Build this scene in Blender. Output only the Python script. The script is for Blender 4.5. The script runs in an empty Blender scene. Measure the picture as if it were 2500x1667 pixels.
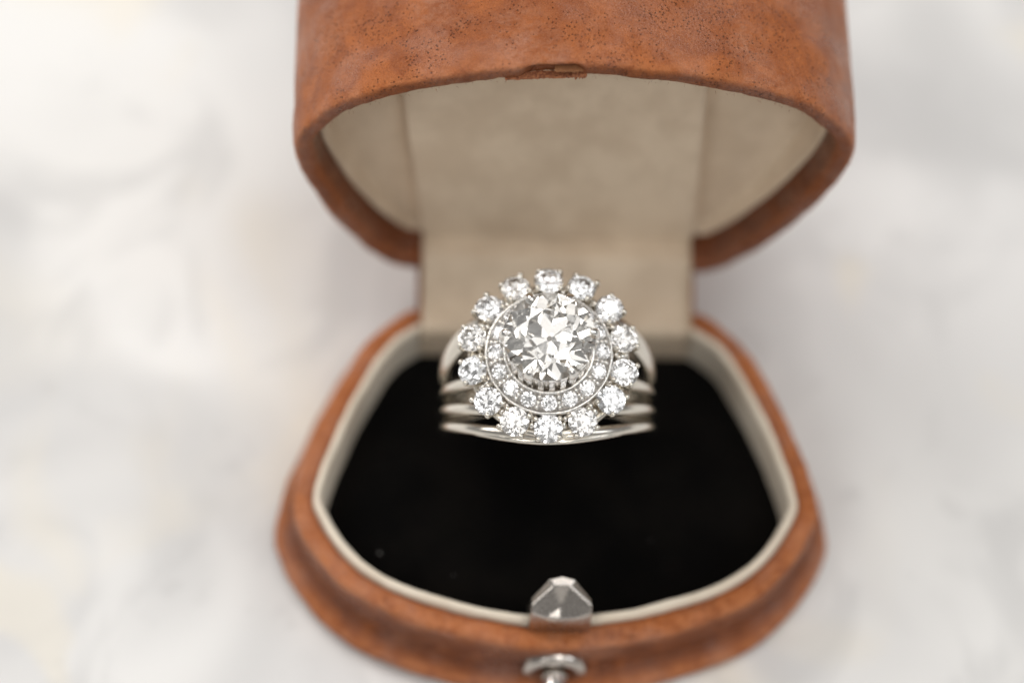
import bpy, math, random
import numpy as np
from mathutils import Vector, Matrix, noise

random.seed(7)
S = 0.001                                   # all shapes below are written in millimetres
scene = bpy.context.scene
col = scene.collection
PI = math.pi
R = math.radians

# ------------------------------------------------------------------ camera
ELEV, ROLL, BOX_YAW = 1.04670057, -0.08877468, 0.08583294
view = Vector((0, math.cos(ELEV), -math.sin(ELEV)))
up0 = Vector((0, math.sin(ELEV), math.cos(ELEV)))
right0 = Vector((1, 0, 0))
cam_right = right0 * math.cos(ROLL) - up0 * math.sin(ROLL)
cam_up = right0 * math.sin(ROLL) + up0 * math.cos(ROLL)
cam_pos = Vector((-3.9333, -140.3432, 236.1324))
cam = bpy.data.cameras.new('camera')
cam_ob = bpy.data.objects.new('camera', cam)
col.objects.link(cam_ob)
m = Matrix.Identity(4)
for i, v in enumerate((cam_right, cam_up, -view)):
    m[0][i], m[1][i], m[2][i] = v
m[0][3], m[1][3], m[2][3] = cam_pos * S
cam_ob.matrix_world = m
cam.sensor_width = 36
cam.lens = 100
cam.clip_start = 0.01
cam.clip_end = 20
cam.dof.use_dof = True
cam.dof.focus_distance = 0.2476
cam.dof.aperture_fstop = 7.6
scene.camera = cam_ob

# ------------------------------------------------------------------ light
world = bpy.data.worlds.new('World')
scene.world = world
world.use_nodes = True
bg = world.node_tree.nodes['Background']
bg.inputs[0].default_value = (1.0, 0.985, 0.965, 1)
bg.inputs[1].default_value = 0.33


def area(name, direction, dist, size, power, color=(1, 1, 1), target=(0, -15, 5)):
    l = bpy.data.lights.new(name, 'AREA')
    l.shape = 'RECTANGLE'
    l.size, l.size_y = size
    l.energy = power
    l.color = color
    o = bpy.data.objects.new(name, l)
    col.objects.link(o)
    d = Vector(direction).normalized()
    o.location = Vector(target) * S + d * dist
    o.rotation_euler = d.to_track_quat('Z', 'Y').to_euler()
    return o


WARM = (1.0, 0.98, 0.955)
area('window_light', (-0.62, 0.50, 0.62), 1.1, (0.75, 0.65), 9.8, WARM)
area('overhead_fill', (0.22, 0.12, 1.0), 1.4, (0.5, 0.32), 3.8, WARM)  # unseen fill added overhead for contrast in the stones
area('right_gem_fill', (0.85, 0.0, 0.65), 1.4, (0.34, 0.6), 2.9, (0.93, 0.965, 1.0))  # added bluish panel, no window known there; tints flashes in the facets
area('front_left_gem_fill', (-0.55, -0.62, 0.80), 1.3, (0.42, 0.50), 3.8, WARM)  # unseen lamp added on the camera side to brighten the facets
area('front_right_gem_fill', (0.42, -0.85, 0.62), 1.4, (0.30, 0.36), 2.2, WARM)  # another added lamp out of view for the facets to reflect
area('dim_top_fill', (0.25, -0.25, 0.93), 2.0, (2.0, 2.0), 17.0, (1.0, 0.985, 0.97))  # large dim panel added above to give the stones mid tones
area('back_gem_fill', (0.25, 0.85, 0.50), 1.6, (0.5, 0.26), 2.2, (1.0, 0.93, 0.80))  # warm panel made up behind the box for yellow flashes in the stones

vs = scene.view_settings
vs.view_transform = 'Standard'
vs.look = 'None'
vs.exposure = -0.46
vs.gamma = 1.0
scene.render.engine = 'CYCLES'
cy = scene.cycles
cy.max_bounces = 28
cy.transmission_bounces = 26
cy.glossy_bounces = 12
cy.diffuse_bounces = 5
cy.transparent_max_bounces = 16
cy.caustics_reflective = False
cy.caustics_refractive = False
cy.sample_clamp_indirect = 6.0
cy.use_denoising = True


# ------------------------------------------------------------------ materials
class NT:
    def __init__(self, name):
        self.mat = bpy.data.materials.new(name)
        self.mat.use_nodes = True
        self.t = self.mat.node_tree
        self.bsdf = self.t.nodes['Principled BSDF']
        self.out = self.t.nodes['Material Output']
        tc = self.t.nodes.new('ShaderNodeTexCoord')
        sc = self.t.nodes.new('ShaderNodeVectorMath')
        sc.operation = 'SCALE'
        sc.inputs['Scale'].default_value = 1000.0
        self.t.links.new(tc.outputs['Object'], sc.inputs[0])
        self.mm = sc.outputs[0]

    def link(self, a, b):
        self.t.links.new(a, b)

    def set(self, sock, v):
        if isinstance(v, bpy.types.NodeSocket):
            self.link(v, sock)
        else:
            sock.default_value = v

    def noise(self, scale, detail=4, rough=0.55, dist=0.0, vec=None):
        n = self.t.nodes.new('ShaderNodeTexNoise')
        self.link(vec or self.mm, n.inputs['Vector'])
        n.inputs['Scale'].default_value = scale
        n.inputs['Detail'].default_value = detail
        n.inputs['Roughness'].default_value = rough
        n.inputs['Distortion'].default_value = dist
        return n.outputs['Fac']

    def voronoi(self, scale, rand=1.0, feature='F1', vec=None):
        n = self.t.nodes.new('ShaderNodeTexVoronoi')
        n.feature = feature
        self.link(vec or self.mm, n.inputs['Vector'])
        n.inputs['Scale'].default_value = scale
        n.inputs['Randomness'].default_value = rand
        return n.outputs['Distance']

    def scaled(self, sx, sy, sz, off=(0, 0, 0)):
        n = self.t.nodes.new('ShaderNodeMapping')
        self.link(self.mm, n.inputs['Vector'])
        n.inputs['Scale'].default_value = (sx, sy, sz)
        n.inputs['Location'].default_value = off
        return n.outputs[0]

    def ramp(self, v, lo, hi, a=0.0, b=1.0):
        n = self.t.nodes.new('ShaderNodeMapRange')
        n.interpolation_type = 'SMOOTHSTEP'
        self.link(v, n.inputs['Value'])
        n.inputs['From Min'].default_value = lo
        n.inputs['From Max'].default_value = hi
        n.inputs['To Min'].default_value = a
        n.inputs['To Max'].default_value = b
        return n.outputs['Result']

    def math(self, op, a, b=0.0):
        n = self.t.nodes.new('ShaderNodeMath')
        n.operation = op
        self.set(n.inputs[0], a)
        self.set(n.inputs[1], b)
        return n.outputs[0]

    def mix(self, fac, a, b):
        n = self.t.nodes.new('ShaderNodeMix')
        n.data_type = 'RGBA'
        self.set(n.inputs['Factor'], fac)
        for s, v in ((n.inputs[6], a), (n.inputs[7], b)):
            if isinstance(v, bpy.types.NodeSocket):
                self.link(v, s)
            else:
                s.default_value = (*v, 1)
        return n.outputs[2]

    def attr(self, name):
        n = self.t.nodes.new('ShaderNodeAttribute')
        n.attribute_name = name
        return n.outputs['Fac']

    def bump(self, h, dist, strength=1.0, normal=None):
        n = self.t.nodes.new('ShaderNodeBump')
        n.inputs['Distance'].default_value = dist * S
        n.inputs['Strength'].default_value = strength
        self.link(h, n.inputs['Height'])
        if normal is not None:
            self.link(normal, n.inputs['Normal'])
        return n.outputs['Normal']

    def fin(self, color=None, rough=None, normal=None, **kw):
        b = self.bsdf.inputs
        if color is not None:
            if isinstance(color, tuple):
                b['Base Color'].default_value = (*color, 1)
            else:
                self.link(color, b['Base Color'])
        if rough is not None:
            self.set(b['Roughness'], rough)
        if normal is not None:
            self.link(normal, b['Normal'])
        for k, v in kw.items():
            self.set(b[k.replace('_', ' ')], v)
        return self.mat


def leather_mat():
    n = NT('tan_leather')
    big = n.noise(0.09, 4, 0.6)
    mid = n.noise(0.42, 5, 0.62, 0.6)
    fine = n.noise(2.6, 5, 0.65)
    c = n.mix(n.ramp(mid, 0.32, 0.68), (0.33, 0.085, 0.018), (0.50, 0.147, 0.035))
    c = n.mix(n.ramp(big, 0.44, 0.64, 0, 0.38), c, (0.25, 0.064, 0.018))
    c = n.mix(n.ramp(fine, 0.45, 0.75, 0, 0.35), c, (0.42, 0.130, 0.036))
    grain = n.noise(8.5, 3, 0.6)
    c = n.mix(n.ramp(grain, 0.40, 0.58, 0.28, 0.0), c, (0.17, 0.044, 0.011))
    c = n.mix(n.ramp(n.noise(5.0, 2, 0.6, 0.0, n.scaled(1, 1, 1, (9, 2, 7))), 0.58, 0.70, 0.0, 0.35), c, (0.52, 0.20, 0.075))
    # pale bloom on the grain, part of it painted sheen, in streaky patches
    bl = n.math('MULTIPLY', n.ramp(n.noise(0.12, 3, 0.55, 0.0, n.scaled(1.0, 1.0, 1.3, (3.7, 1.2, 0.4))), 0.47, 0.66),
                n.ramp(n.noise(1.5, 5, 0.7, 0.4, n.scaled(0.75, 1.0, 1.0)), 0.38, 0.66))
    c = n.mix(n.math('MULTIPLY', bl, 0.35), c, (0.52, 0.26, 0.16))
    # pores, crowded in patches
    warp = n.t.nodes.new('ShaderNodeVectorMath')
    warp.operation = 'ADD'
    nz = n.t.nodes.new('ShaderNodeTexNoise')
    n.link(n.mm, nz.inputs['Vector'])
    nz.inputs['Scale'].default_value = 0.8
    n.link(n.mm, warp.inputs[0])
    wsc = n.t.nodes.new('ShaderNodeVectorMath')
    wsc.operation = 'SCALE'
    wsc.inputs['Scale'].default_value = 0.35
    n.link(nz.outputs['Color'], wsc.inputs[0])
    n.link(wsc.outputs[0], warp.inputs[1])
    pv = n.voronoi(3.1, 0.95, 'F1', warp.outputs[0])
    patch = n.ramp(n.noise(0.30, 3, 0.5, 0, n.scaled(1, 1, 1, (11, 5, 2))), 0.33, 0.62)
    size = n.math('MULTIPLY', patch, 0.22)
    pore = n.math('LESS_THAN', pv, size)
    poresoft = n.ramp(n.math('SUBTRACT', pv, size), -0.10, 0.10, 1.0, 0.0)
    poresoft = n.math('MULTIPLY', poresoft, patch)
    c = n.mix(n.math('MULTIPLY', pore, 0.5), c, (0.085, 0.022, 0.009))
    # rubbed edges show raw, lighter hide; base wall and hollows are darker
    wear = n.math('MULTIPLY', n.attr('wear'), n.ramp(n.noise(0.9, 5, 0.7), 0.36, 0.62))
    c = n.mix(n.math('MULTIPLY', wear, 0.75), c, (0.56, 0.20, 0.07))
    dark = n.math('MULTIPLY', n.attr('darken'), n.ramp(n.noise(0.5, 4, 0.6), 0.25, 0.6, 0.55, 1))
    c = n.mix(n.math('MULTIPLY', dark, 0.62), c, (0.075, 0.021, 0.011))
    c = n.mix(n.math('MULTIPLY', n.attr('raw'), n.ramp(n.noise(1.1, 5, 0.7), 0.3, 0.7, 0.55, 1.0)), c, (0.105, 0.028, 0.009))  # dark rim hide; inside the lid mouth some shade is painted in too
    h = n.math('MULTIPLY', poresoft, -1.0)
    nb = n.bump(h, 0.22, 1.0)
    nb = n.bump(fine, 0.22, 1.0, nb)
    nb = n.bump(grain, 0.09, 1.0, nb)
    rg = n.math('ADD', n.ramp(mid, 0.3, 0.7, 0.36, 0.46), n.math('MULTIPLY', n.attr('wear'), 0.12))
    glaze = n.ramp(n.noise(0.16, 3, 0.55, 0.0, n.scaled(1.0, 1.0, 1.0, (5.1, 2.2, 0.4))), 0.42, 0.62)
    rg = n.math('SUBTRACT', rg, n.math('MULTIPLY', glaze, 0.12))
    return n.fin(c, rg, nb, Specular_IOR_Level=n.math('ADD', 0.34, n.math('MULTIPLY', glaze, 0.50)))


def raw_leather_mat():
    n = NT('torn_leather_fibre')
    f = n.noise(5.0, 5, 0.7)
    c = n.mix(n.ramp(f, 0.35, 0.65), (0.16, 0.045, 0.02), (0.46, 0.18, 0.075))
    return n.fin(c, 0.85, n.bump(f, 0.12))


def cream_mat(name, a, b, rough=0.75, weave=True):
    n = NT(name)
    f = n.noise(0.22, 4, 0.6)
    c = n.mix(n.ramp(f, 0.35, 0.65), a, b)
    fine = n.noise(3.2, 4, 0.6, 0, n.scaled(1, 1, 2.2))
    c = n.mix(n.ramp(fine, 0.4, 0.7, 0, 0.25), c, tuple(x * 0.72 for x in a))
    nb = n.bump(fine, 0.05, 0.6)
    nb = n.bump(n.noise(0.35, 2, 0.5), 0.5, 0.5, nb)
    return n.fin(c, rough, nb, Specular_IOR_Level=0.3, Sheen_Weight=0.15, Sheen_Roughness=0.4)


def velvet_mat():
    n = NT('black_velvet')
    f = n.noise(6.0, 3, 0.6)
    c = n.mix(n.ramp(n.noise(0.12, 3), 0.35, 0.7), (0.0022, 0.0020, 0.0019), (0.0050, 0.0042, 0.0036))
    return n.fin(c, 0.95, n.bump(f, 0.2), Specular_IOR_Level=0.03, Sheen_Weight=0.012, Sheen_Roughness=0.5)


def metal_mat(name, color, rough, bump=0.0, scale=3.0, var=0.06):
    n = NT(name)
    f = n.noise(scale, 3, 0.6)
    r = n.ramp(f, 0.3, 0.7, max(rough - var, 0.02), rough + var)
    nb = n.bump(f, bump) if bump else None
    return n.fin(color, r, nb, Metallic=1.0)


def diamond_mat(name, tint=(1, 1, 1)):
    mat = bpy.data.materials.new(name)
    mat.use_nodes = True
    t = mat.node_tree
    t.nodes.remove(t.nodes['Principled BSDF'])
    out = t.nodes['Material Output']
    g = t.nodes.new('ShaderNodeBsdfGlass')
    g.inputs['Color'].default_value = (*tint, 1)
    g.inputs['Roughness'].default_value = 0.0
    g.inputs['IOR'].default_value = 2.417
    t.links.new(g.outputs[0], out.inputs['Surface'])
    return mat


def marble_mat():
    n = NT('pale_marble')
    a = n.noise(0.017, 3, 0.5, 0.6)
    b = n.noise(0.030, 2, 0.5, 0.5, n.scaled(1, 1, 1, (31, 14, 0)))
    y = n.noise(0.022, 3, 0.5, 0.5, n.scaled(1, 1, 1, (-12, 22, 0)))
    c = n.mix(n.ramp(a, 0.34, 0.62), (0.71, 0.70, 0.69), (0.83, 0.82, 0.80))
    c = n.mix(n.ramp(b, 0.46, 0.66, 0, 0.62), c, (0.54, 0.535, 0.53))
    c = n.mix(n.ramp(y, 0.57, 0.74, 0, 0.6), c, (0.82, 0.72, 0.54))
    c = n.mix(n.ramp(n.noise(0.075, 3, 0.55, 0.8, n.scaled(1.0, 0.7, 1, (7, 3, 0))), 0.47, 0.66, 0, 0.42), c, (0.53, 0.525, 0.52))
    c = n.mix(n.ramp(n.noise(0.06, 2, 0.5, 0.5, n.scaled(1.0, 0.8, 1, (-31, 53, 0))), 0.56, 0.70, 0, 0.35), c, (0.84, 0.76, 0.60))
    fl = n.noise(0.16, 3, 0.6)
    c = n.mix(n.ramp(fl, 0.60, 0.72, 0, 0.16), c, (0.40, 0.39, 0.385))
    return n.fin(c, 0.42, n.bump(n.noise(0.7, 4), 0.03), Specular_IOR_Level=0.35)


M = dict(
    leather=leather_mat(), raw=raw_leather_mat(),
    cream=cream_mat('cream_lining', (0.80, 0.71, 0.58), (0.74, 0.64, 0.51)),
    satin=cream_mat('aged_satin', (0.73, 0.595, 0.445), (0.63, 0.50, 0.365), 0.5),
    paper=cream_mat('paper_core', (0.44, 0.23, 0.11), (0.26, 0.11, 0.045), 0.9),
    velvet=velvet_mat(),
    gold=metal_mat('white_gold', (0.78, 0.74, 0.665), 0.16, 0.004, 4.0),
    bright=metal_mat('bright_cut_gold', (0.84, 0.82, 0.79), 0.12, 0.012, 5.0),
    engraved=metal_mat('engraved_gold', (0.84, 0.82, 0.79), 0.2, 0.07, 4.5),
    steel=metal_mat('worn_steel', (0.52, 0.48, 0.44), 0.24, 0.0, 3.0, 0.05),
    chrome=metal_mat('plated_steel', (0.80, 0.775, 0.74), 0.16, 0.0, 2.0, 0.04),
    diamond=diamond_mat('diamond'), warm_diamond=diamond_mat('warm_diamond', (1.0, 0.996, 0.990)), cool_diamond=diamond_mat('cool_diamond', (0.995, 0.998, 1.0)), old_diamond=diamond_mat('old_cut_diamond', (1.0, 0.995, 0.985)),
    marble=marble_mat(), lint=NT('grey_lint').fin((0.25, 0.24, 0.23), 0.9),
)


# ------------------------------------------------------------------ mesh helpers
def mesh(name, verts, faces, mat, parent=None, smooth=True, attrs=None):
    me = bpy.data.meshes.new(name)
    me.from_pydata([(v[0] * S, v[1] * S, v[2] * S) for v in verts], [], faces)
    if attrs:
        for k, vals in attrs.items():
            a = me.attributes.new(k, 'FLOAT', 'POINT')
            a.data.foreach_set('value', vals)
    me.materials.append(M[mat])
    if smooth:
        me.polygons.foreach_set('use_smooth', [True] * len(me.polygons))
    me.validate()
    me.update()
    o = bpy.data.objects.new(name, me)
    col.objects.link(o)
    if parent is not None:
        o.parent = parent
    return o


def empty(name, loc_mm=(0, 0, 0), rot=None):
    o = bpy.data.objects.new(name, None)
    col.objects.link(o)
    o.empty_display_size = 0.005
    o.location = Vector(loc_mm) * S
    if rot is not None:
        o.rotation_euler = rot
    return o


def instance(src, parent, mtx=None):
    o = src.copy()
    col.objects.link(o)
    o.parent = parent
    if mtx is not None:
        o.matrix_local = mtx
    return o


def mm_matrix(pos, rot3):
    mt = rot3.to_4x4()
    mt.translation = Vector(pos) * S
    return mt


def add_bevel(o, w, seg=2, angle=30):
    b = o.modifiers.new('bevel', 'BEVEL')
    b.width = w * S
    b.segments = seg
    b.limit_method = 'ANGLE'
    b.angle_limit = R(angle)
    return o


def outline(half, off=0.0, per=12, rear=16):
    """closed outline from right half control points (x, y), first = rear corner, last = front tip; off > 0 grows it"""
    h = [Vector(p) for p in half]
    full = h + [Vector((-p.x, p.y)) for p in reversed(h[:-1])]
    n = len(full)
    sgn = 1 if h[-1].y < 0 else -1
    pts = []
    for i, p in enumerate(full):
        if i == 0 or i == n - 1:
            t = (full[1] - full[0]).normalized() if i == 0 else (full[-1] - full[-2]).normalized()
            nrm = Vector((-t.y, t.x)) * sgn
            if nrm.x * p.x < 0:
                nrm = -nrm
            nr = Vector((0, 1)) * sgn
            mt = (nrm + nr)
            mt = mt / max(mt.dot(nr), 0.4)
            pts.append(p + mt * off)
        else:
            t = (full[i + 1] - full[i - 1]).normalized()
            nrm = Vector((-t.y, t.x))
            c = p - Vector((0, h[-1].y * 0.55))
            if nrm.dot(c) < 0:
                nrm = -nrm
            pts.append(p + nrm * off)
    out = []
    for i in range(n - 1):
        p0 = pts[i - 1] if i > 0 else pts[0] * 2 - pts[1]
        p1, p2 = pts[i], pts[i + 1]
        p3 = pts[i + 2] if i + 2 < n else pts[-1] * 2 - pts[-2]
        for k in range(per):
            t = k / per
            out.append(0.5 * ((2 * p1) + (p2 - p0) * t + (2 * p0 - 5 * p1 + 4 * p2 - p3) * t * t + (3 * p1 - p0 - 3 * p2 + p3) * t ** 3))
    out.append(pts[-1])
    arr = np.array([tuple(p) for p in out])
    for _ in range(int(26 * (per / 12) ** 2)):
        arr[1:-1] += 0.5 * (0.5 * (arr[:-2] + arr[2:]) - arr[1:-1])
    out = [Vector(p) for p in arr]
    a, b = pts[-1], pts[0]
    for k in range(1, rear):
        out.append(a.lerp(b, k / rear))
    return out


def loft(half, profile, attr_rows=None, jitter=None, cap_first=False, cap_last=False, per=12):
    """rings of the outline at (offset, height) pairs -> verts, faces, attrs; heights may be functions of (x, y)"""
    verts, faces = [], []
    names = sorted({k for r in (attr_rows or []) for k in r})
    attrs = {k: [] for k in names}
    n = None
    for ri, (off, z) in enumerate(profile):
        ring = outline(half, off, per)
        n = len(ring)
        for p in ring:
            zz = z(p.x, p.y) if callable(z) else z
            v = Vector((p.x, p.y, zz))
            if jitter:
                v = jitter(v, ri)
            verts.append(v)
            for k in names:
                attrs[k].append(attr_rows[ri].get(k, 0.0))
    for r in range(len(profile) - 1):
        for i in range(n):
            j = (i + 1) % n
            faces.append((r * n + i, r * n + j, (r + 1) * n + j, (r + 1) * n + i))
    if cap_first:
        faces.append(tuple(range(n)))
    if cap_last:
        faces.append(tuple(range((len(profile) - 1) * n, len(profile) * n)))
    return verts, faces, attrs


def lathe(profile, seg, flute=None):
    verts, faces = [], []
    for (r, z) in profile:
        for i in range(seg):
            a = 2 * PI * i / seg
            rr = r if flute is None else flute(r, z, i)
            verts.append((rr * math.cos(a), rr * math.sin(a), z))
    for k in range(len(profile) - 1):
        for i in range(seg):
            j = (i + 1) % seg
            faces.append((k * seg + i, k * seg + j, (k + 1) * seg + j, (k + 1) * seg + i))
    return verts, faces


def tube(points, radii, seg=10, flat=None, cap=True):
    """swept tube; radii per point, or (ra, rb) with frame axis flat"""
    verts, faces = [], []
    pts = [Vector(p) for p in points]
    ref = Vector(flat) if flat is not None else Vector((0.31, 0.62, 0.72))
    for i, p in enumerate(pts):
        t = (pts[min(i + 1, len(pts) - 1)] - pts[max(i - 1, 0)]).normalized()
        a = (ref - t * ref.dot(t)).normalized()
        b = t.cross(a)
        r = radii[i]
        ra, rb = r if isinstance(r, tuple) else (r, r)
        for k in range(seg):
            an = 2 * PI * k / seg
            verts.append(p + a * (ra * math.cos(an)) + b * (rb * math.sin(an)))
    n = len(pts)
    for i in range(n - 1):
        for k in range(seg):
            j = (k + 1) % seg
            faces.append((i * seg + k, i * seg + j, (i + 1) * seg + j, (i + 1) * seg + k))
    if cap:
        faces.append(tuple(reversed(range(seg))))
        faces.append(tuple(range((n - 1) * seg, n * seg)))
    return verts, faces


def ball(r, seg=10, rings=6, sz=1.0):
    v, f = [(0, 0, -r * sz)], []
    for i in range(1, rings):
        a = -PI / 2 + PI * i / rings
        for k in range(seg):
            b = 2 * PI * k / seg
            v.append((r * math.cos(a) * math.cos(b), r * math.cos(a) * math.sin(b), r * sz * math.sin(a)))
    v.append((0, 0, r * sz))
    for k in range(seg):
        f.append((0, 1 + (k + 1) % seg, 1 + k))
        f.append((len(v) - 1, len(v) - 1 - seg + k, len(v) - 1 - seg + (k + 1) % seg))
    for i in range(rings - 2):
        for k in range(seg):
            j = (k + 1) % seg
            f.append((1 + i * seg + k, 1 + i * seg + j, 1 + (i + 1) * seg + j, 1 + (i + 1) * seg + k))
    return v, f


def jit(v, amp, freq):
    q = Vector(v) * freq
    return Vector((noise.noise(q), noise.noise(q + Vector((17, 3, 5))), noise.noise(q + Vector((4, 29, 11))))) * amp


# ------------------------------------------------------------------ setting: marble surface
TABLE_Z = -8.6
mv, mf = [], []
sz, dv = 1500.0, 30
for j in range(dv + 1):
    for i in range(dv + 1):
        mv.append((-sz + 2 * sz * i / dv, -sz + 2 * sz * j / dv, TABLE_Z))
for j in range(dv):
    for i in range(dv):
        k = j * (dv + 1) + i
        mf.append((k, k + 1, k + dv + 2, k + dv + 1))
table = mesh('tabletop', mv, mf, 'marble')
table['kind'] = 'structure'
table['label'] = 'pale white marble surface with soft grey and yellow blotches'

# ------------------------------------------------------------------ the ring box
box = empty('ring_box', (0, 0, 0), (0, 0, BOX_YAW))
box['label'] = 'open tan leather ring box with cream lining and black velvet pad'
box['category'] = 'ring box'

BASE = [(14.0, 0), (17.7, -3.0), (20.3, -7.7), (22.7, -13.5), (24.3, -19.3), (24.1, -22.7), (20.8, -28.0), (15.8, -31.7), (7.4, -34.4), (0, -35.3)]

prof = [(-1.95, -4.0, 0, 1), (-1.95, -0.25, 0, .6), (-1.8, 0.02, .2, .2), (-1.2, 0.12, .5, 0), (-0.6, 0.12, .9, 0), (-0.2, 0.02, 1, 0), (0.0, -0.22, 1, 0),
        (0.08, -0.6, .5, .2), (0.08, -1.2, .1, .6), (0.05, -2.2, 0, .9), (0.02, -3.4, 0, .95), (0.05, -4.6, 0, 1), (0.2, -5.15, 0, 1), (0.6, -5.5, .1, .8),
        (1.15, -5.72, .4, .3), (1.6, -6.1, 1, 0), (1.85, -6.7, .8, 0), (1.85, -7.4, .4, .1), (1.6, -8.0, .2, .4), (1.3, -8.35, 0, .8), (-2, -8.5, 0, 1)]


def base_jit(v, ri):
    return v + Vector((0.016 * v.y, 0, 0)) + jit(v, 0.16, 0.28) * (1 if ri > 1 else 0) + jit(v, 0.07, 1.1)


v, f, at = loft(BASE, [(a, b) for a, b, _, _ in prof], [{'wear': c, 'darken': d, 'raw': 0.0} for _, _, c, d in prof], base_jit, cap_last=True)
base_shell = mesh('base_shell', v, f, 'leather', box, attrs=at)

# cream lining lip
prof = [(-1.93, -2.5), (-1.95, 0.3), (-2.03, 0.62), (-2.2, 0.82), (-2.4, 0.87), (-2.6, 0.8), (-2.75, 0.5), (-2.85, 0.1), (-3.05, -4.2)]
v, f, at = loft(BASE, prof, None, lambda v, ri: v + Vector((0.016 * v.y, 0, 0)) + jit(v, 0.10, 0.35) + jit(v, 0.04, 1.6))
mesh('base_lining', v, f, 'cream', box)

# velvet pad, domed
ring0 = outline(BASE, -3.0)
nn = len(ring0)
cx0, cy0 = 0.0, -17.5
v, f = [], []
steps = [1.0, 0.985, 0.96, 0.92, 0.86, 0.78, 0.68, 0.56, 0.42, 0.28, 0.14]
for s_ in steps:
    for p in ring0:
        q = Vector((cx0 + (p.x - cx0) * s_, cy0 + (p.y - cy0) * s_))
        z = -3.7 + 2.6 * (1 - s_ ** 5)
        v.append(Vector((q.x + 0.016 * q.y, q.y, z)) + jit((q.x, q.y, 0), 0.12, 0.3))
for r_ in range(len(steps) - 1):
    for i in range(nn):
        j = (i + 1) % nn
        f.append((r_ * nn + i, r_ * nn + j, (r_ + 1) * nn + j, (r_ + 1) * nn + i))
f.append(tuple(range((len(steps) - 1) * nn, len(steps) * nn)))
pad = mesh('velvet_pad', v, f, 'velvet', box)
for (x, y, r_) in ((-16.6, -25.2, 0.11), (-9.8, -27.6, 0.045), (8.5, -24.0, 0.04)):
    q = Vector((x, y))
    s_ = min(1, max(abs(x) / 20.5, abs(y + 17.5) / 15))
    bv, bf = ball(r_, 7, 5, 0.6)
    mesh('lint_speck', [(a + x, b + y, c - 3.7 + 2.6 * (1 - s_ ** 5) + 0.18) for a, b, c in bv], bf, 'lint', pad)

# lid: lid frame (x, d, o): d up along the mouth, o back into the lid
PHI = 1.5481799
e_up = Vector((0, -math.cos(PHI), math.sin(PHI)))
e_bk = Vector((0, math.sin(PHI), math.cos(PHI)))
L0 = Vector((0, 3.50271, 1.41693))


def L(x, d, o):
    return Vector((x * 1.006 + 0.024 * d, 0, 0)) + L0 + e_up * d + e_bk * o


LID = [(14.0, 0), (16.3, 1.0), (19.4, 5.0), (22.0, 10.0), (24.2, 15.8), (25.15, 20.6), (24.7, 24.3), (20.7, 29.7), (13.9, 32.9), (6.5, 34.8), (0, 35.5)]
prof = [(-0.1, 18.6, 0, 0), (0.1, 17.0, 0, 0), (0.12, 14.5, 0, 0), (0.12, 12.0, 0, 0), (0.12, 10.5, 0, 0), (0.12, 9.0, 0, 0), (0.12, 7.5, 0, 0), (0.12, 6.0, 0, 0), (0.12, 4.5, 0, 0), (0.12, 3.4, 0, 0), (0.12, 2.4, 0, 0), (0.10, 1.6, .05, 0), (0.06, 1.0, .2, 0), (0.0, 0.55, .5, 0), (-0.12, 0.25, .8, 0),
        (-0.28, 0.06, .6, .35), (-0.6, 0.0, .15, .7), (-1.1, 0.0, .05, .75), (-1.5, 0.08, .2, .6), (-1.75, 0.35, .25, .5), (-1.9, 0.9, 0, .85), (-2.1, 2.0, 0, 1), (-2.12, 3.6, 0, 1)]  # inner rows: darker dye plus shade put into the colour


def lid_jit(v, ri):
    e = v + jit(v, 0.14, 0.25) + jit(v, 0.05, 1.0)
    if 13 <= ri <= 19:
        e = e + jit(v, 0.045, 2.1) + jit(v, 0.035, 6.0)
    # the nick in the mouth edge at its crown
    x = v.x + 1.7
    if v.y > 30 and 15 <= ri <= 19 and -4.2 < x < 1.4:
        w = min(1, (x + 4.2) / 1.2, (1.4 - x) / 0.9)
        e = e + Vector((0, 0.16 * w * (ri - 14) / 5, 0.75 * w if 16 <= ri <= 18 else 0.3 * w))
    return e


v, f, at = loft(LID, [(a, b) for a, b, _, _ in prof], [{'wear': c, 'darken': 0.0, 'raw': d} for _, _, c, d in prof], lid_jit, per=20)
# outer back of the lid, shallow dome
n_ring = len(outline(LID, 0, 20))
base_i = len(v)
for s_, o_ in ((0.93, 19.6), (0.7, 20.6), (0.35, 21.2)):
    for p in outline(LID, 0.02, 20):
        v.append(Vector((p.x * s_, 16 + (p.y - 16) * s_, o_)))
        at['wear'].append(0.0); at['darken'].append(0.0); at['raw'].append(0.0)
prev = 0
for k in range(3):
    for i in range(n_ring):
        j = (i + 1) % n_ring
        f.append((prev + j, prev + i, base_i + k * n_ring + i, base_i + k * n_ring + j))
    prev = base_i + k * n_ring
f.append(tuple(range(prev, prev + n_ring)))
lid = mesh('lid_shell', [L(*q) for q in v], f, 'leather', box, attrs=at)

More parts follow.
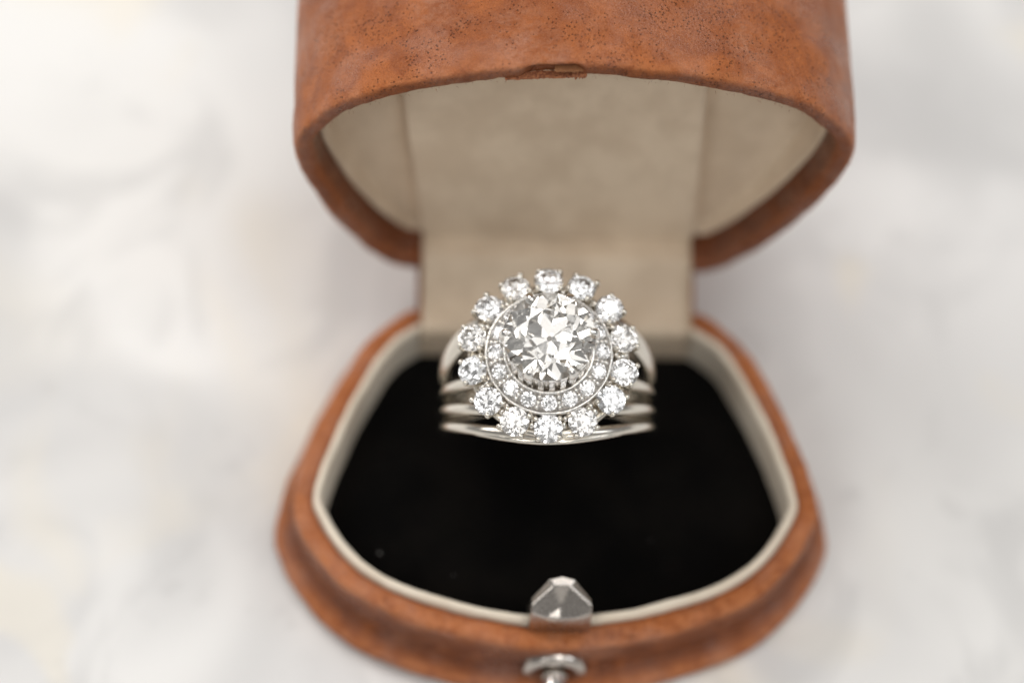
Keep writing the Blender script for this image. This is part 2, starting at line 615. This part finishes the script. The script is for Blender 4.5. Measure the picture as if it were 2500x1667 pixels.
# torn edge of the lid: paper core, ragged strip of hide hanging from it
def ragged(name, x0, x1, d_of, thick, o0, o1, mat, amp, seed):
    vv, ff = [], []
    n_ = 40
    for i in range(n_ + 1):
        t = i / n_
        x = x0 + (x1 - x0) * t
        env = math.sin(PI * min(1, max(0, t))) ** 0.4
        d = d_of(x)
        lo = d - thick * env * (0.75 + amp * noise.noise(Vector((x * 2.1, seed, 0))) + 0.5 * amp * noise.noise(Vector((x * 6.3, seed, 3))))
        for (dd, oo) in ((d, o0), (lo, o0 - 0.04), (lo, o1), (d, o1)):
            vv.append(L(x, dd + 0.04 * noise.noise(Vector((x * 5, dd, seed))), oo + 0.06 * noise.noise(Vector((x * 4, dd * 3, seed + 9)))))
    for i in range(n_):
        for k in range(4):
            j = (k + 1) % 4
            ff.append((i * 4 + k, i * 4 + j, (i + 1) * 4 + j, (i + 1) * 4 + k))
    ff.append((0, 1, 2, 3)); ff.append((n_ * 4 + 3, n_ * 4 + 2, n_ * 4 + 1, n_ * 4))
    return mesh(name, vv, ff, mat, lid, smooth=False)


arc = lambda x: 35.45 - 0.0135 * x * x
ragged('paper_core', -2.9, -0.45, lambda x: arc(x) - 0.86, 0.20, 0.0, 0.6, 'paper', 1.4, 1.0)
ragged('torn_flap', -7.1, -0.7, lambda x: arc(x) - 1.62, 0.34, -0.04, 0.6, 'raw', 0.7, 4.0)
ragged('torn_flap', -1.4, -0.1, lambda x: arc(x) - 1.4, 0.85, -0.06, 0.45, 'raw', 0.9, 7.0)

# nap of loose fibres along the rubbed mouth edge
ring_o = outline(LID, -0.25, 20)
vv, ff = [], []
rnd = random.Random(3)
for k in range(1500):
    i = rnd.randrange(0, 20 * 20)
    p = ring_o[i]
    if p.y < 14:
        continue
    off = rnd.uniform(-1.6, 0.25)
    nrm = Vector((p.x * 0.55, p.y - 12)).normalized()
    b0 = Vector((p.x + rnd.uniform(-.1, .1), p.y, 0)) + Vector((nrm.x, nrm.y, 0)) * off
    b0.z = 0.25 if off > 0.05 else 0.02
    dr = Vector((rnd.uniform(-1, 1), rnd.uniform(-1, 0.6), -rnd.uniform(0.1, 1))).normalized() * rnd.uniform(0.12, 0.42)
    sd = Vector((rnd.uniform(-1, 1), rnd.uniform(-1, 1), 0)).normalized() * 0.014
    mid = b0 + dr * 0.5 + Vector((rnd.uniform(-1, 1), rnd.uniform(-1, 1), 0)) * 0.05
    k0 = len(vv)
    vv += [L(*(b0 - sd)), L(*(b0 + sd)), L(*(mid + sd)), L(*(mid - sd)), L(*(b0 + dr))]
    ff += [(k0, k0 + 1, k0 + 2, k0 + 3), (k0 + 3, k0 + 2, k0 + 4)]
fib = mesh('edge_fibres', vv, ff, 'raw', lid)
fib['kind'] = 'stuff'

# lid lining
ceil = lambda d: 3.5 + 0.19 * d
prof = [(-2.05, 3.3), (-2.2, 3.15), (-2.4, 3.2), (-2.5, 3.45), (-2.55, lambda x, y: max(3.6, ceil(y) - 0.5)), (-2.8, lambda x, y: max(3.7, ceil(y) - 0.05)), (-3.2, lambda x, y: ceil(y) + 0.1)]
v, f, at = loft(LID, prof, None, lambda v, ri: v + jit(v, 0.1, 0.3), cap_last=True, per=16)
lid_lining = mesh('lid_lining', [L(*q) for q in v], f, 'satin', box)
vv, ff = [], []
NX, ND = 28, 26
for j in range(ND + 1):
    for i in range(NX + 1):
        u_ = 2 * i / NX - 1
        wx = math.copysign(1 - (1 - abs(u_)) ** 1.6, u_)
        x = 13.2 * wx - (2.55 - 1.05 * wx) * (j / ND)
        dmax = 33.0 - 0.0125 * x * x - 0.8
        d = 2.7 + (dmax - 2.7) * j / ND
        ed = min(i, NX - i, 1)
        o = ceil(d) - 1.7 * ed + 0.12 * noise.noise(Vector((x * 0.16, d * 0.13, 2))) - 0.28 * math.exp(-((x + 1.0 - 0.05 * d) / 2.2) ** 2) * (1 - j / ND) + 0.1
        vv.append(L(x, d, o))
for j in range(ND):
    for i in range(NX):
        k = j * (NX + 1) + i
        ff.append((k, k + 1, k + NX + 2, k + NX + 1))
mesh('satin_panel', vv, ff, 'satin', lid_lining)

# hinge strip of cream cloth from lid into base, leather spine behind it
path = [(-3.12, -4.2), (-3.2, 0.2), (-3.1, 0.9), (-2.7, 1.28), (-1.8, 1.42), (-0.4, 1.55), (0.9, 1.9), (2.0, 2.7), (2.7, 3.45), (3.3, 3.85), (4.2, 4.0), (5.4, 4.05), (6.3, 4.1), (6.85, 4.4), (7.0, 5.2)]
vv, ff = [], []
NXS = 24
for th_ in (0, -0.35):
    for (y, z) in path:
        for i in range(NXS + 1):
            x = -12.95 + 25.9 * i / NXS
            vv.append(Vector((x, y, z + th_)) + jit((x, y, z), 0.08, 0.4))
npth = len(path)
for l_ in range(2):
    for j in range(npth - 1):
        for i in range(NXS):
            k = l_ * npth * (NXS + 1) + j * (NXS + 1) + i
            q = (k, k + 1, k + NXS + 2, k + NXS + 1)
            ff.append(q if l_ == 0 else q[::-1])
for j in range(npth - 1):
    for i in (0, NXS):
        a0 = j * (NXS + 1) + i
        b0 = a0 + npth * (NXS + 1)
        ff.append((a0, a0 + NXS + 1, b0 + NXS + 1, b0))
mesh('hinge_strip', vv, ff, 'satin', box)
sp = [(-0.8, -2.6), (0.25, -1.2), (0.7, -0.2), (2.0, 0.75), (3.4, 1.05), (4.6, 1.15)]
vv, ff = [], []
for (y, z) in sp:
    for x in (-13.4, 13.4):
        vv.append((x, y, z))
for (y, z) in sp:
    for x in (-13.4, 13.4):
        vv.append((x, y + 0.25, z - 0.8))
k = len(sp) * 2
for j in range(len(sp) - 1):
    a0 = j * 2
    ff += [(a0, a0 + 1, a0 + 3, a0 + 2), (k + a0, k + a0 + 2, k + a0 + 3, k + a0 + 1), (a0, a0 + 2, k + a0 + 2, k + a0), (a0 + 1, k + a0 + 1, k + a0 + 3, a0 + 3)]
mesh('spine', vv, ff, 'leather', box)

# latch tongue: faceted steel catch at the front
lx = -0.25
lv = [(-2.8, -33.8, -0.8), (2.8, -33.8, -0.8), (2.8, -30.9, -0.8), (-2.8, -30.9, -0.8),
      (-2.72, -33.7, 4.0), (-1.5, -33.85, 3.3), (0, -33.9, 3.05), (1.5, -33.85, 3.3), (2.72, -33.7, 4.0),
      (2.75, -33.1, 4.4), (-2.75, -33.1, 4.4),
      (-0.8, -31.85, 5.8), (0.65, -31.85, 5.8),
      (1.2, -31.2, 5.85), (-1.25, -31.2, 5.85), (0.0, -30.95, 6.1),
      (2.75, -32.2, 3.6), (-2.75, -32.2, 3.6), (-0.05, -32.95, 3.90)]
lf = [(0, 1, 8, 7, 6, 5, 4), (1, 2, 16, 9, 8), (3, 0, 4, 10, 17), (4, 5, 18, 11, 10), (5, 6, 18), (6, 7, 18), (7, 8, 9, 12, 18), (18, 12, 11),
      (11, 12, 13, 15, 14), (9, 16, 13, 12), (10, 11, 14, 17), (16, 2, 3, 17, 14, 15, 13), (3, 2, 1, 0)]
latch = mesh('latch_tongue', [(a + lx, b, c) for a, b, c in lv], lf, 'steel', box, smooth=False)
add_bevel(latch, 0.17, 4, 8)
latch.data.polygons.foreach_set('use_smooth', [True] * len(latch.data.polygons))
latch.modifiers['bevel'].harden_normals = True

# push button in its collar on the front wall
bx, by, bz = -0.45, -35.45, -4.75
pv, pf = lathe([(1.9, -1.2), (1.9, 0.3), (1.95, 0.42), (2.1, 0.48), (2.75, 0.42), (2.95, 0.3), (3.05, 0.1), (3.05, -1.0)], 48)
rm = Matrix.Rotation(R(90), 3, 'X')
mesh('button_collar', [rm @ Vector(q) + Vector((bx, by, bz)) for q in pv], pf, 'steel', box)
pv, pf = lathe([(0.01, 5.6), (0.7, 5.55), (1.0, 5.35), (1.2, 5.0), (1.22, 4.4), (1.22, 0.6), (1.22, -1.0)], 32)
mesh('push_button', [rm @ Vector(q) + Vector((bx, by, bz)) for q in pv], pf, 'chrome', box)

# ------------------------------------------------------------------ the ring
TILT = R(19.0)
rx = cam_right.copy()
rn = (-view * math.cos(TILT) + cam_up * math.sin(TILT)).normalized()
ry = rn.cross(rx).normalized()                 # towards the lid
rot = Matrix((rx, ry, rn)).transposed()
HEAD = Vector((-0.57, -14.65, 16.8))
HEAD = HEAD + (cam_pos - HEAD).normalized() * 2.0
ring = empty('diamond_ring')
ring.matrix_world = mm_matrix(HEAD, rot) @ Matrix.Scale(1.034, 4)
ring['label'] = 'white gold cluster ring with large round diamond and flower of small diamonds'
ring['category'] = 'ring'


def brilliant(Rg, table, crown, pav, star=0.5, lower=0.75, girdle=0.03, culet=0.0):
    """round brilliant, girdle centre at z = 0; angles in degrees"""
    tc, tp = math.tan(R(crown)), math.tan(R(pav))
    g = girdle * Rg
    rt = table * Rg
    c225 = math.cos(R(22.5))
    V, F = [], []

    def add(r, a, z):
        V.append((r * math.cos(R(a)), r * math.sin(R(a)), z))
        return len(V) - 1
    zt = g + (Rg - rt) * tc
    T = [add(rt, 45 * i, zt) for i in range(8)]
    rs = rt * c225 + (Rg - rt * c225) * star
    rs = min(rs, Rg * 0.9)
    Sv = [add(rs, 45 * i + 22.5, g + (Rg - rs * c225) * tc) for i in range(8)]
    GU = [add(Rg, 22.5 * i, g) for i in range(16)]
    GL = [add(Rg, 22.5 * i, -g) for i in range(16)]
    rp = Rg * (1 - lower)
    P = [add(rp, 45 * i + 22.5, -g - (Rg - rp * c225) * tp) for i in range(8)]
    F.append(tuple(T))
    for i in range(8):
        j = (i + 1) % 8
        F.append((T[i], Sv[i], T[j]))
        F.append((T[i], Sv[i - 1], GU[2 * i], Sv[i]))
        F.append((Sv[i], GU[2 * i], GU[2 * i + 1]))
        F.append((Sv[i], GU[2 * i + 1], GU[(2 * i + 2) % 16]))
        F.append((P[i], GL[2 * i + 1], GL[2 * i]))
        F.append((P[i], GL[(2 * i + 2) % 16], GL[2 * i + 1]))
    for i in range(16):
        j = (i + 1) % 16
        F.append((GU[i], GL[i], GL[j], GU[j]))
    if culet > 0:
        rc = culet * Rg
        C = [add(rc, 45 * i + 22.5, -g - (Rg - rc * c225) * tp) for i in range(8)]
        for i in range(8):
            F.append((GL[2 * i], P[i - 1], C[i - 1], C[i], P[i]))
        F.append(tuple(reversed(C)))
    else:
        c = add(0, 0, -g - Rg * tp)
        for i in range(8):
            F.append((GL[2 * i], P[i - 1], c, P[i]))
    return V, F


# shank: five wires spread under the head and drawn together at the sides
RS, NC = 9.15, -10.7
for (top, side, w, h, wob) in ((5.0, 1.55, 1.05, 0.5, 0), (-1.6, -0.25, 0.55, 0.5, 0), (-4.5, -1.75, 0.55, 0.52, 0), (-6.5, -3.15, 0.5, 0.5, 0), (-7.05, -2.75, 0.3, 0.36, 0)):
    pts, rad = [], []
    n_ = 120
    for i in range(n_ + 1):
        a = -PI + 2 * PI * i / n_
        k = abs(a) / (PI / 2)
        t = min(1, k)
        s_ = t * t * (3 - 2 * t)
        s_ = 0.35 * s_ + 0.65 * t ** 1.7
        T = top + (side - top) * s_
        if k > 1:
            T = side + (1.8 - side) * min(1, 1.3 * (k - 1))
        drop = 0.55 * (T / 7) ** 2 if k < 1 else 0
        pts.append((RS * math.sin(a), T, NC + RS * math.cos(a) - drop))
        rad.append((w, h))
    tv, tf = tube(pts, rad, 14, flat=(0, 1, 0))
    mesh('shank_wire', tv, tf, 'gold', ring)

# gallery ring that carries the flower
tv, tf = tube([(6.5 * math.cos(2 * PI * i / 72), 6.5 * math.sin(2 * PI * i / 72), -1.45) for i in range(73)], [(0.32, 0.42)] * 73, 8, flat=(0, 0, 1))
mesh('gallery_ring', tv, tf, 'gold', ring)

# halo: bright-cut sloping collar with pave diamonds
hp = [(3.4, -1.2), (3.45, 0.2), (3.55, 1.1), (3.68, 1.42), (3.82, 1.46), (3.92, 1.36), (3.97, 1.2), (4.02, 0.8), (4.12, 0.35), (4.5, -0.15), (4.85, -0.25), (5.06, 0.0), (5.14, 0.3), (5.2, 0.46), (5.3, 0.62), (5.42, 0.6), (5.5, 0.46), (5.52, 0.2), (5.45, -0.3), (5.3, -1.3)]
hv, hf = lathe(hp, 128)
hv = [tuple(Vector(q) + jit(q, 0.035, 1.8) + jit(q, 0.02, 5)) for q in hv]
halo = mesh('halo_collar', hv, hf, 'engraved', ring)
slope = R(30)
NS = 16
gv, gf = brilliant(0.70, 0.56, 33, 41, girdle=0.04)
small_src = None
for i in range(NS):
    a = 2 * PI * i / NS + R(-90)
    rr = 4.58
    z = 0.98
    frame = Matrix.Rotation(a, 3, 'Z') @ Matrix.Rotation(slope * 0.9 + R(random.uniform(-4, 4)), 3, 'Y') @ Matrix.Rotation(random.uniform(0, 6), 3, 'Z')
    mt = mm_matrix((rr * math.cos(a), rr * math.sin(a), z), frame)
    if small_src is None:
        small_src = mesh('diamond', gv, gf, 'diamond', halo, smooth=False)
        small_src.matrix_local = mt
    else:
        instance(small_src, halo, mt)
bead_v, bead_f = ball(0.25, 10, 6, 1.3)
bead_src = None
for i in range(NS):
    for rr, z, da in ((4.18, 1.1, 0), (4.95, 0.66, 0), (4.6, 0.8, 0)):
        a = 2 * PI * (i + 0.5) / NS + R(-90) + random.uniform(-.015, .015)
        mt = mm_matrix((rr * math.cos(a), rr * math.sin(a), z), Matrix.Identity(3))
        if bead_src is None:
            bead_src = mesh('bead', bead_v, bead_f, 'bright', halo)
            bead_src.matrix_local = mt
        else:
            instance(bead_src, halo, mt)

# centre basket, fluted, with six claws
GZ = 4.8                                   # girdle height of the centre stone
RG = 3.9
fl = lambda r, z, i: r * (1.0 + (0.02 if i % 6 < 4 else -0.035) * (1 if 0.0 < z < 4.1 else 0.25))
fv, ff_ = lathe([(3.5, 0.4), (3.54, 0.9), (3.58, 1.4), (3.66, 3.0), (3.75, 4.0), (3.8, 4.4), (3.64, 4.45), (3.42, 3.9), (2.9, 2.0), (2.3, 0.6)], 144, fl)
basket = mesh('centre_basket', fv, ff_, 'bright', ring, smooth=False)
claw_src = None
for k, ang in enumerate((63, 116, 178, 243, 300, 4)):
    if claw_src is None:
        cp = [(3.45, 0, 1.4), (3.75, 0, 3.2), (4.0, 0, 4.35), (4.06, 0, 4.85), (3.92, 0, 5.27), (3.6, 0, 5.53), (3.22, 0, 5.67)]
        cr = [(0.22, 0.32), (0.22, 0.36), (0.22, 0.40), (0.21, 0.40), (0.19, 0.36), (0.15, 0.27), (0.06, 0.10)]
        cv, cf = tube(cp, cr, 12, flat=(1, 0, 0.001))
        claw_src = mesh('claw', cv, cf, 'bright', basket)
        claw_src.rotation_euler = (0, 0, R(ang))
    else:
        o = instance(claw_src, basket)
        o.rotation_euler = (0, 0, R(ang))
cv, cf = brilliant(RG, 0.52, 35.0, 41.8, star=0.42, lower=0.56, girdle=0.015, culet=0.06)
centre = mesh('centre_diamond', cv, cf, 'old_diamond', ring, smooth=False)
centre.location = (0, 0, GZ * S)
centre.rotation_euler = (R(1.5), R(-1.0), R(11))
centre['label'] = 'large old cut round diamond'

# flower of fourteen claw-set diamonds
sv, sf = brilliant(1.25, 0.56, 34, 41, girdle=0.035)
sv2, sf2 = brilliant(1.25, 0.50, 36, 40.5, star=0.45, lower=0.6, girdle=0.03, culet=0.05)
cupv, cupf = lathe([(0.72, -2.0), (0.85, -1.6), (1.02, -0.9), (1.17, -0.28), (1.25, -0.06), (1.20, 0.0), (1.10, -0.10), (0.95, -0.6), (0.72, -1.4)], 28)
cups = {}
for i in range(14):
    a = R(-90 + 360 / 14 * i + random.uniform(-0.8, 0.8))
    rr = 6.62 + random.uniform(-0.06, 0.06)
    tilt = R(13 + random.uniform(-4, 4))
    frame = Matrix.Rotation(a, 3, 'Z') @ Matrix.Rotation(tilt, 3, 'Y') @ Matrix.Rotation(R(random.uniform(-5, 5)), 3, 'X')
    mt = mm_matrix((rr * math.cos(a), rr * math.sin(a), 0.10 + random.uniform(-0.1, 0.1)), frame)
    if not cups:
        cup = mesh('flower_setting', cupv, cupf, 'gold', ring)
        cup.matrix_local = mt
        cups['cup'] = cup
    else:
        cup = instance(cups['cup'], ring, mt)
    kind = 'abcabdcab'[i % 9]
    rz = Matrix.Rotation(random.uniform(0, 6.28), 3, 'Z') @ Matrix.Rotation(R(random.uniform(-5, 5)), 3, 'X')
    gm = mm_matrix((0, 0, 0.10), rz)
    if kind not in cups:
        shape, mat = {'a': ((sv, sf), 'diamond'), 'b': ((sv2, sf2), 'warm_diamond'), 'c': ((sv, sf), 'cool_diamond'), 'd': ((sv2, sf2), 'diamond')}[kind]
        cups[kind] = mesh('diamond', shape[0], shape[1], mat, cup, smooth=False)
        cups[kind].matrix_local = gm
    else:
        instance(cups[kind], cup, gm)
    for k, pa in enumerate((48, 132, 228, 312)):
        pa_ = R(pa + random.uniform(-7, 7))
        if 'prong' not in cups:
            pp = [(0.98, 0, -1.5), (1.2, 0, -0.7), (1.34, 0, 0.0), (1.33, 0, 0.22), (1.22, 0, 0.38), (1.10, 0, 0.42)]
            pr = [(0.15, 0.18), (0.19, 0.22), (0.20, 0.25), (0.20, 0.26), (0.18, 0.22), (0.06, 0.08)]
            qv, qf = tube(pp, pr, 9, flat=(1, 0, 0.001))
            p = mesh('prong', qv, qf, 'gold', cup)
            cups['prong'] = p
        else:
            p = instance(cups['prong'], cup)
        p.matrix_local = Matrix.Rotation(pa_, 4, 'Z') @ Matrix.Scale(random.uniform(0.94, 1.08), 4)
# small grains soldered between the flower settings and the halo
for i in range(14):
    a = R(-90 + 360 / 14 * (i + 0.5))
    for rr, z, s_ in ((5.80, -0.05, 1.15), (6.25, -0.45, 1.35)):
        o = bead_src.copy()
        o.name = 'grain'
        col.objects.link(o)
        o.parent = ring
        o.matrix_local = mm_matrix((rr * math.cos(a + random.uniform(-.03, .03)), rr * math.sin(a), z), Matrix.Scale(s_, 3))
